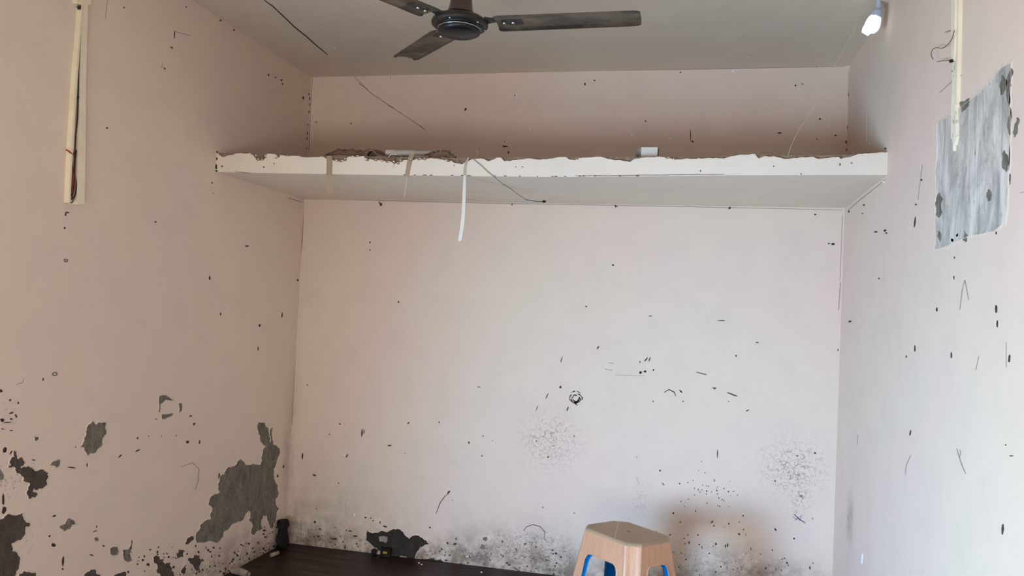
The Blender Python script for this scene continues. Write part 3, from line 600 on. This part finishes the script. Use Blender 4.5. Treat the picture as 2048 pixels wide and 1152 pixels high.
mb.build('wire', M['blackw'], wp); mb = MB(); mb.tube(spline([on_y(*q, -DL-.006) for q in [(1053,400),(1062,401),(1076,403),(1087,403.5)]], 3), .0018, 6); mb.build('wire_end', M['blackw'], wp)
mb = MB(); c = on_y(1088, 403, -DL-.006); lump(mb, c, .010, .006, .0055, .15); mb.build('plug', M['ragblack'], wp)

# ------------------------------------------------------------------ cobweb threads
A_ = at('C', 1718, 30)+Vector((0, 0, -.001)); B_ = at('F', 1575, 316)+Vector((0, -.002, 0))
def thread(pxs_, A, B, r, name, label):
    mb = MB(); P = []
    for i, q in enumerate(pxs_):
        t_ = i/(len(pxs_)-1); y = A.y+(B.y-A.y)*t_; P.append(on_y(*q, y))
    mb.tube(spline(P, 4), r, 5); return tag(mb.build(name, M['web']), label, 'cobweb')
thread([(1718,30),(1706,64),(1690,94),(1672,128),(1655,164),(1638,196),(1620,226),(1603,252),(1590,275),(1580,298),(1575,316)], A_, B_, .0008, 'cobweb_thread', 'long pale cobweb thread slanting from ceiling down to the loft edge')
mb = MB(); mb.tube([at('R', 1739, 218)+Vector((-.01, 0, 0)), at('R', 1740, 250)+Vector((-.014, 0, 0)), at('R', 1738, 288)+Vector((-.01, 0, 0))], .0009, 5)
tag(mb.build('cobweb_thread', M['web']), 'short pale cobweb thread on the right wall just above the loft', 'cobweb')

# ------------------------------------------------------------------ left wall cable trunking
t1 = empty('cable_trunking', at('L', 152, 210), 'cream plastic cable trunking on the left wall with cover hanging loose', 'trunking')
prism('L', [(156,0),(169,0),(165,150),(164,300),(162,408),(147,409),(150,300),(153,150)], .016, 'cover_strip', M['pvc'], t1)
prism('L', [(139,-12),(175,-12),(174,8),(168,11),(160,10),(147,8)], .018, 'joint_cap', M['pvc'], t1)
prism('L', [(153,10),(157,12),(152,150),(147,300),(143,345),(141,405),(128,405),(132,330),(138,220),(148,90)], .003, 'channel_base', M['pvc'], t1)
prism('L', [(155,10),(156.5,11),(147,150),(139,270),(134,350),(131.5,405),(128,405),(130,350),(134.5,270),(142,150)], .020, 'channel_lip', M['pvc'], t1)
def wl_tube(pts, r, name, mat, parent, off=.012):
    mb = MB(); mb.tube(spline([at('L', *q[:2])+Vector((q[2] if len(q) > 2 else off, 0, 0)) for q in pts], 5), r, 7); return mb.build(name, M[mat], parent, True)
wl_tube([(155,14),(152,120),(150,225),(146,270),(144,310),(143,345),(147,365),(146,385),(142,396),(137,398)], .0022, 'wire', 'blackw', t1)['label'] = 'long black wire'
wl_tube([(146,300),(144,320),(143,345),(142,370),(138,390)], .002, 'wire', 'blackw', t1, .014)
wl_tube([(123,299,.02),(130,304,.02),(136,309,.018),(139,318),(140,340),(140,365),(139,385)], [.0012, .002, .0032, .0032, .003, .003, .0026]+[.0026]*0 if False else .0026, 'wire', 'red', t1)['label'] = 'red wire with frayed end'
wl_tube([(139,304,.02),(138,310,.018),(139,320)], .0024, 'wire', 'red', t1)
wl_tube([(143,350),(144,368),(142,385),(139,395)], .003, 'wire', 'pinkw', t1, .013)['label'] = 'faded pink wire'
wl_tube([(133,395),(134,388),(137,392),(139,402),(135,405),(133,404)], .0018, 'wire', 'blackw', t1, .016)
flakes('L', [(154,15,3,9,0),(149,195,8,1.2,0)], 'mark', t1, 'gap_marks', .017)

# ------------------------------------------------------------------ right wall trunking
t2 = empty('cable_trunking', at('R', 1917, 120), 'narrow cream trunking running down the right wall onto the cement panel', 'trunking')
prism('R', [(1912,-20),(1921,-20),(1919,100),(1917,121),(1913,121),(1912,60)], .014, 'cover_strip', M['pvc'], t2)
prism('R', [(1921,-20),(1925,-20),(1923,100),(1920,210),(1917,210),(1919,100)], .010, 'channel_lip', M['pvc'], t2)
prism('R', [(1912,122),(1919,122),(1919,170),(1917,215),(1918,240),(1919,275),(1916,290),(1915,275),(1913,302),(1911,280),(1908,275),(1908,220),(1911,170)], .009, 'channel_base', M['pvc_old'], t2)
mb = MB(); mb.tube(spline([at('R', *q)+Vector((-.02, 0, 0)) for q in [(1924,60),(1918,78),(1908,91),(1898,96),(1886,95),(1878,100),(1876,110),(1880,118)]], 5), .0011, 6)
mb.build('loose_wire', M['mark'], t2)
mb = MB(); mb.tube([at('R', *q)+Vector((-.018, 0, 0)) for q in [(1887,123),(1900,121),(1912,120),(1918,120)]], .001, 6); mb.build('loose_wire', M['mark'], t2)
mb = MB(); lump(mb, at('R', 1915, 122)+Vector((-.016, 0, 0)), .006, .010, .006); mb.build('wire_knot', M['ragblack'], t2)
mb = MB(); mb.tube([at('R', 1892, 65)+Vector((-.003, 0, 0)), at('R', 1899, 62)+Vector((-.003, 0, 0)), at('R', 1910, 62)+Vector((-.003, 0, 0))], .0009, 5); mb.build('loose_wire', M['mark'], t2)

# ------------------------------------------------------------------ bulb under the ceiling by the right wall
top = on(1757, 20, 2, 2.712); low = on(1738, 66, 1, top.y)
tb = empty('light_bulb', top, 'glowing bluish white bulb high in the right corner under the ceiling', 'light bulb')
ax = (low-top).normalized(); side = ax.cross(Vector((1, 0, 0))).normalized(); L_ = (low-top).length
def blob(mb, c0, c1, radii, n=16, j=.0):
    S = [c0.lerp(c1, i/(len(radii)-1)) for i in range(len(radii))]; mb.tube(S, radii, n)
k = L_/ .15
mb = MB(); blob(mb, top-ax*.012, top+ax*.045, [.003, .016, .022, .0235, .024, .0235], 18); mb.build('bulb_base', M['bulbcap'], tb, True)
mb = MB(); S_ = [top.lerp(low, t_) for t_ in (.27, .4, .55, .7, .82, .92, 1.0)]; mb.tube(S_, [.022, .027, .030, .031, .029, .023, .006], 18)
for v_ in mb.v: v_ += Vector((rng.uniform(-.0015, .0015),)*3)
mb.build('bulb_glass', M['bulb'], tb, True)
q0, q1 = on(1730, 50, 1, top.y), on(1729, 61, 1, top.y); mb = MB(); mb.tube([q0, q0.lerp(q1, .5), q1, on(1738, 70, 1, top.y)], [.003, .009, .013, .006], 10); mb.build('bulb_flap', M['bulb'], tb, True)
MB().tube([top+Vector((0, 0, .004)), Vector((top.x, top.y, H))], .010, 12).build('holder', M['bulbcap'], tb)

# ------------------------------------------------------------------ ceiling fan
HZ = 2.3
hub = on(920, 41, 2, HZ)
fan = empty('ceiling_fan', (hub.x, hub.y, HZ), 'dark brown three blade ceiling fan hanging from the ceiling', 'fan')
tilt = Matrix.Translation(hub) @ Matrix.Rotation(math.radians(1.0), 4, 'Y') 
def fl_(prof, name, mat, n=56): return MB().lathe(prof, n, tilt).build(name, M[mat], fan, True)
fl_([(.0, .014), (.050, .012), (.074, .006), (.085, -.002), (.0885, -.010), (.088, -.015), (.083, -.020), (.072, -.022), (.0, -.022)], 'motor_housing', 'fangrey')
fl_([(.060, -.017), (.073, -.018), (.0745, -.023), (.070, -.027), (.0, -.027)], 'motor_ring', 'fanblack')
fl_([(.0, -.026), (.0655, -.026), (.0665, -.031), (.064, -.039), (.052, -.045), (.0, -.047)], 'bottom_cover', 'fanblack')
fl_([(.0655, -.0265), (.0672, -.0275), (.0672, -.029), (.0655, -.030)], 'trim_ring', 'chrome')
fl_([(.022, .140), (.026, .135), (.030, .095), (.035, .05), (.039, .030), (.0425, .024), (.0425, .020), (.038, .020), (.0, .022)], 'lower_canopy', 'fanbrown')
fl_([(.0, .024), (.016, .024), (.016, .010), (.0, .010)], 'shaft', 'chrome', 16)
MB().tube([hub+Vector((0, 0, .05)), Vector((hub.x, hub.y, H-.06))], .011, 14).build('downrod', M['fanbrown'], fan, True)
MB().lathe([(.0, .0), (.055, -.004), (.06, -.02), (.045, -.06), (.02, -.075), (.0, -.075)], 32, Matrix.Translation((hub.x, hub.y, H))).build('ceiling_canopy', M['fanbrown'], fan, True)
def blade(az, el):
    Mb = tilt @ Matrix.Translation((0, 0, -.013)) @ Matrix.Rotation(math.radians(az), 4, 'Z') @ Matrix.Rotation(math.radians(-el), 4, 'Y')
    pit = Matrix.Rotation(math.radians(-4), 4, 'X')
    r0, r1, nL, nC = .117, .557, 26, 12; hw = .054
    v = []; f = []
    for i in range(nL+1):
        t_ = i/nL; s = .5-.5*math.cos(math.pi*t_)
        x = r0+(r1-r0)*s
        wdt = hw*(1-.10*t_)
        e = min((x-r0)/.016, 1); e2 = min((r1-x)/.022, 1)
        c_in = wdt*(1-.22*(1-math.sqrt(max(0, 1-(1-e)**2)))); c_ = c_in*(1-.30*(1-math.sqrt(max(0, 1-(1-e2)**2))))
        for j in range(nC+1):
            q = -1+2*j/nC; z = .0035*(1-q*q) - (.004 if abs(q) > .99 else 0)
            z += -.003*math.exp(-((q+.55)/.08)**2)
            v.append((x, q*c_, z))
    m_ = nC+1; N = len(v); v += [(a, b, c+.0022) for a, b, c in v]
    for i in range(nL):
        for j in range(nC):
            a = i*m_+j; f += [(a, a+1, a+m_+1, a+m_), (N+a, N+a+m_, N+a+m_+1, N+a+1)]
    for i in range(nL):
        a = i*m_; f.append((a, a+m_, N+a+m_, N+a)); a = i*m_+nC; f.append((a+m_, a, N+a, N+a+m_))
    for j in range(nC): f.append((j+1, j, N+j, N+j+1)); a = nL*m_+j; f.append((a, a+1, N+a+1, N+a))
    mb = MB(); mb.add([Mb @ pit @ Vector(p) for p in v], f); b = mb.build('blade', M['blade'], fan, True)
    mb = MB()   # bracket: narrow arm widening into a plate under the blade
    out = [(.082, -.020), (.10, -.013), (.118, -.009), (.135, -.012), (.160, -.024), (.200, -.020), (.200, .020), (.160, .024), (.135, .012), (.118, .009), (.10, .013), (.082, .020)]
    n_ = len(out); zs_ = lambda x: .004 if x < .12 else -.0005
    mb.add([Mb @ pit @ Vector((x, y, zs_(x)+.009)) for x, y in out]+[Mb @ pit @ Vector((x, y, zs_(x)+.002+.001)) for x, y in out], [tuple(range(n_)), tuple(range(n_, 2*n_))[::-1]]+[(i, (i+1) % n_, n_+(i+1) % n_, n_+i) for i in range(n_)])
    o = mb.build('blade_arm', M['fangrey'], b)
    for x, y in ((.142, .0), (.170, 0)):
        s_ = MB().lathe([(0, -.0055), (.004, -.005), (.0055, -.002), (.0055, .004), (0, .004)], 12, Mb @ pit @ Matrix.Translation((x, y, .0))).build('screw', M['chrome'], b, True)
blade(.2, 1.3); blade(128.5, 4.2); blade(240, -.5)
for a in (25, 150, 265, 330):
    p = Matrix.Rotation(math.radians(a), 4, 'Z') @ Vector((.080, 0, -.0205))
    MB().lathe([(0, -.003), (.003, -.002), (.003, .003), (0, .003)], 10, tilt @ Matrix.Translation(p)).build('screw', M['chrome'], fan, True)

# ------------------------------------------------------------------ plastic stool
SC = Vector((2.022, -.676, 0)); SR = math.radians(-42)
stl = empty('plastic_stool', SC, 'brown plastic stool with blue lining, before the back wall at right', 'stool', rz=SR)
MS = wm(stl)
HT = .45; A0, B0, CH, FL = .178, .132, .050, .15
def ab(z): return A0+FL*(HT-z), B0+FL*(HT-z)
def octo(a, b, c): return [(-a+c, -b), (a-c, -b), (a, -b+c), (a, b-c), (a-c, b), (-a+c, b), (-a, b-c), (-a, -b+c)]
mb = MB(); rings = []
for z, ins in ((HT-.012, 0), (HT-.005, .0018), (HT-.0015, .005), (HT, .010)):
    a, b = ab(z); rings.append([Vector((x, y, z)) for x, y in octo(a-ins, b-ins, CH)])
v = [p for r_ in rings for p in r_]; f = []
for i in range(3):
    for k in range(8): f.append((i*8+k, i*8+(k+1) % 8, (i+1)*8+(k+1) % 8, (i+1)*8+k))
hole = [Vector((.012*math.cos(t_), .008*math.sin(t_)+.01, HT)) for t_ in [2*math.pi*i/14 for i in range(14)]][::-1]
tr = tessellate_polygon([rings[-1], hole]); base = len(v)-8
v += hole
allp = list(range(base, base+8))+list(range(base+8, base+22)); f += [tuple(allp[i] for i in t_) for t_ in tr]
# wall of the hole
k0 = len(v); v += [p-Vector((0, 0, .006)) for p in hole]; f += [(base+8+i, base+8+(i+1) % 14, k0+(i+1) % 14, k0+i) for i in range(14)]
mb.add([MS @ p for p in v], f); seat = mb.build('seat', M['stooltop'], stl)
inn = [(x, y) for x, y in octo(A0-.004, B0-.004, CH)]
mb = MB(); mb.add([MS @ Vector((x, y, HT-.008)) for x, y in inn], [tuple(range(8))]); mb.build('seat_underside', M['blue'], stl)['label'] = 'blue underside of the seat'
def side(axis, sg, opw_t, opw_b, optop):
    """one wall panel with an arched opening reaching down to the floor"""
    def P3(s, z, inset):
        a, b = ab(z)
        return Vector((s, sg*(b-inset), z)) if axis == 'y' else Vector((sg*(a-inset), s, z))
    hwid = lambda z: (ab(z)[0] if axis == 'y' else ab(z)[1])-CH
    r = .028; zt = optop
    ow = lambda z: opw_t+(opw_b-opw_t)*(zt-z)/zt
    inner = [(-ow(0), 0)]+[(-ow(z), z) for z in np.linspace(.08, zt-r, 4)]
    inner += [(-ow(zt)+r-r*math.cos(t_), zt-r+r*math.sin(t_)) for t_ in np.linspace(.25, math.pi/2, 6)]
    inner += [(-x, z) for x, z in inner[::-1]]
    Z1 = HT-.012
    outer = [(hwid(0), 0), (hwid(.2), .2), (hwid(Z1), Z1), (-hwid(Z1), Z1), (-hwid(.2), .2), (-hwid(0), 0)]
    poly = inner+outer
    tr = tessellate_polygon([[Vector((x, z, 0)) for x, z in poly]])
    mb = MB(); mb.add([MS @ P3(x, z, 0) for x, z in poly], [tuple(t_) for t_ in tr]); p = mb.build('side_panel', M['stool'], stl)
    # raised brown lip round the opening
    mb = MB(); N = len(inner); c_ = Vector((0, zt*.5)); lip = [(x*1.0+(.005 if x > 0 else -.005), z+(.005 if z > zt-r else 0)) for x, z in inner]
    mb.add([MS @ P3(x, z, 0) for x, z in lip]+[MS @ P3(x, z, -.003) for x, z in [( (a[0]+b[0])/2, (a[1]+b[1])/2) for a, b in zip(lip, inner)]]+[MS @ P3(x, z, -.001) for x, z in inner],
           [(k*N+i, k*N+i+1, (k+1)*N+i+1, (k+1)*N+i) for k in range(2) for i in range(N-1)])
    mb.build('opening_lip', M['stool'], p, True)
    mb = MB(); mb.add([MS @ P3(x, z, -.001) for x, z in inner]+[MS @ P3(x*.985, z-.002, .016) for x, z in inner]+[MS @ P3(x*.93, z-(.007 if z > 0 else 0), .019) for x, z in inner],
                      [(k*N+i, k*N+i+1, (k+1)*N+i+1, (k+1)*N+i) for k in range(2) for i in range(N-1)])
    mb.build('opening_rim', M['blue'], p, True)['label'] = 'blue rim inside the opening'
    mb = MB(); mb.add([MS @ P3(x, z, .0035) for x, z in poly], [tuple(t_) for t_ in tr]); mb.build('inner_lining', M['blue'], p)['label'] = 'blue inside lining'
side('y', -1, .098, .135, .348); side('y', 1, .098, .135, .348); side('x', 1, .058, .092, .352); side('x', -1, .058, .092, .352)
for sx in (1, -1):
    for sy in (1, -1):
        mb = MB(); mi = MB(); rows = []; N = 9; Z = [0, .15, .3, HT-.012]
        for inset, m_ in ((0, mb), (.0035, mi)):
            v = []
            for z in Z:
                a, b = ab(z); p0 = Vector((sx*(a-CH), sy*(b-inset), z)); p1 = Vector((sx*(a-inset), sy*(b-CH), z)); n_ = Vector((sx, sy, 0)).normalized()
                for i in range(N):
                    t_ = i/(N-1); bul = (.0035 if i in (1, 7) else (-.002 if 2 <= i <= 6 else 0)) * (1 if z < HT-.02 else .3)
                    v.append(MS @ (p0.lerp(p1, t_)+n_*bul))
            m_.add(v, [(j*N+i, j*N+i+1, (j+1)*N+i+1, (j+1)*N+i) for j in range(len(Z)-1) for i in range(N-1)])
        lg = mb.build('leg', M['stool'], stl, True); mi.build('leg_lining', M['blue'], lg, True)['label'] = 'blue lining of the leg'
# scratch on the seat and side
def st_stroke(pts, r, mat, name):
    m_ = MB(); m_.tube([on(x, y, 2, HT+.0003) for x, y in pts], r, 4); return m_.build(name, M[mat], stl)
st_stroke([(1237.5,1041.5),(1235,1054),(1232,1066),(1229,1078)], .0007, 'light', 'scratch')
m_ = MB(); lump(m_, on(1340, 1070, 2, HT+.001), .005, .006, .003); m_.build('chip', M['ragblack'], stl)

# ------------------------------------------------------------------ odds and ends low by the floor
c = at('B', 548, 1085)
mb = MB(); r = random.Random(4)
prof = [(0, .0), (.035, .01), (.04, .04), (.030, .075), (.026, .105), (.034, .13), (.030, .155), (.0, .165)]
n_ = 14
for rr, z in prof:
    for k_ in range(n_):
        a = 2*math.pi*k_/n_; q = max(rr, .001)*r.uniform(.6, 1.35); mb.v.append(Vector((.036+q*math.cos(a)*.9, -.10+q*math.sin(a), z+r.uniform(-.004, .004)*(0 < z < .16))))
for i in range(len(prof)-1):
    for k_ in range(n_): mb.f.append((i*n_+k_, i*n_+(k_+1) % n_, (i+1)*n_+(k_+1) % n_, (i+1)*n_+k_))
o = mb.build('black_rag', M['ragblack'], None, True); tag(o, 'crumpled black rag standing in the left back corner', 'rag')
tag(MB().tube([at('G', 545, 1113)+Vector((0, -.02, .012)), at('G', 556, 1110)+Vector((0, 0, .012))], .011, 10).build('cork_scrap', M['scrap'], None, True), 'small brown scrap on the floor in front of the black rag', 'scrap')
g = at('G', 494, 1149); 
mb = MB(); mb.tube([g+Vector((-.07, -.02, .02)), g+Vector((-.02, -.03, .021)), g+Vector((.035, -.05, .020))], [.016, .019, .015], 14, caps=False)
mb.tube([g+Vector((-.07, -.02, .02)), g+Vector((.035, -.05, .020))], [.013, .012], 14, caps=False)
tag(mb.build('paper_scrap', M['scrap'], None, True), 'crumpled pale paper scrap on the floor along the left wall', 'paper')
p = at('B', 776, 1110)
t5 = empty('power_adapter', (p.x, -.02, 0), 'small black adapter with yellow print at the foot of the back wall', 'adapter')
MB().box((p.x-.035, -.034, .0), (p.x+.022, -.004, .045)).build('body', M['ragblack'], t5)
MB().box((p.x-.018, -.0348, .018), (p.x+.006, -.0336, .028)).build('printed_mark', M['yellow'], t5)
p = at('B', 750, 1105)
o = MB(); lump(o, Vector((p.x, -.022, .016)), .02, .014, .017); tag(o.build('plug_top', M['ragblack'], None, True), 'small black plug at the foot of back wall, left of adapter', 'plug')
for px, py, s, lb in ((963, 1146, .006, 'largest white plaster crumb on the dark floor, nearest the stool'), (838, 1127, .005, 'small white plaster crumb on the floor under the black damp patch'), (843, 1130, .004, 'tiniest white plaster crumb on the floor, close beside another crumb')):
    o = MB(); q = at('G', px, py); lump(o, q+Vector((0, 0, s*.7)), s, s, s*.7)
    tag(o.build('plaster_crumb', M['light']), lb, 'crumb', 'white plaster crumbs on the floor')
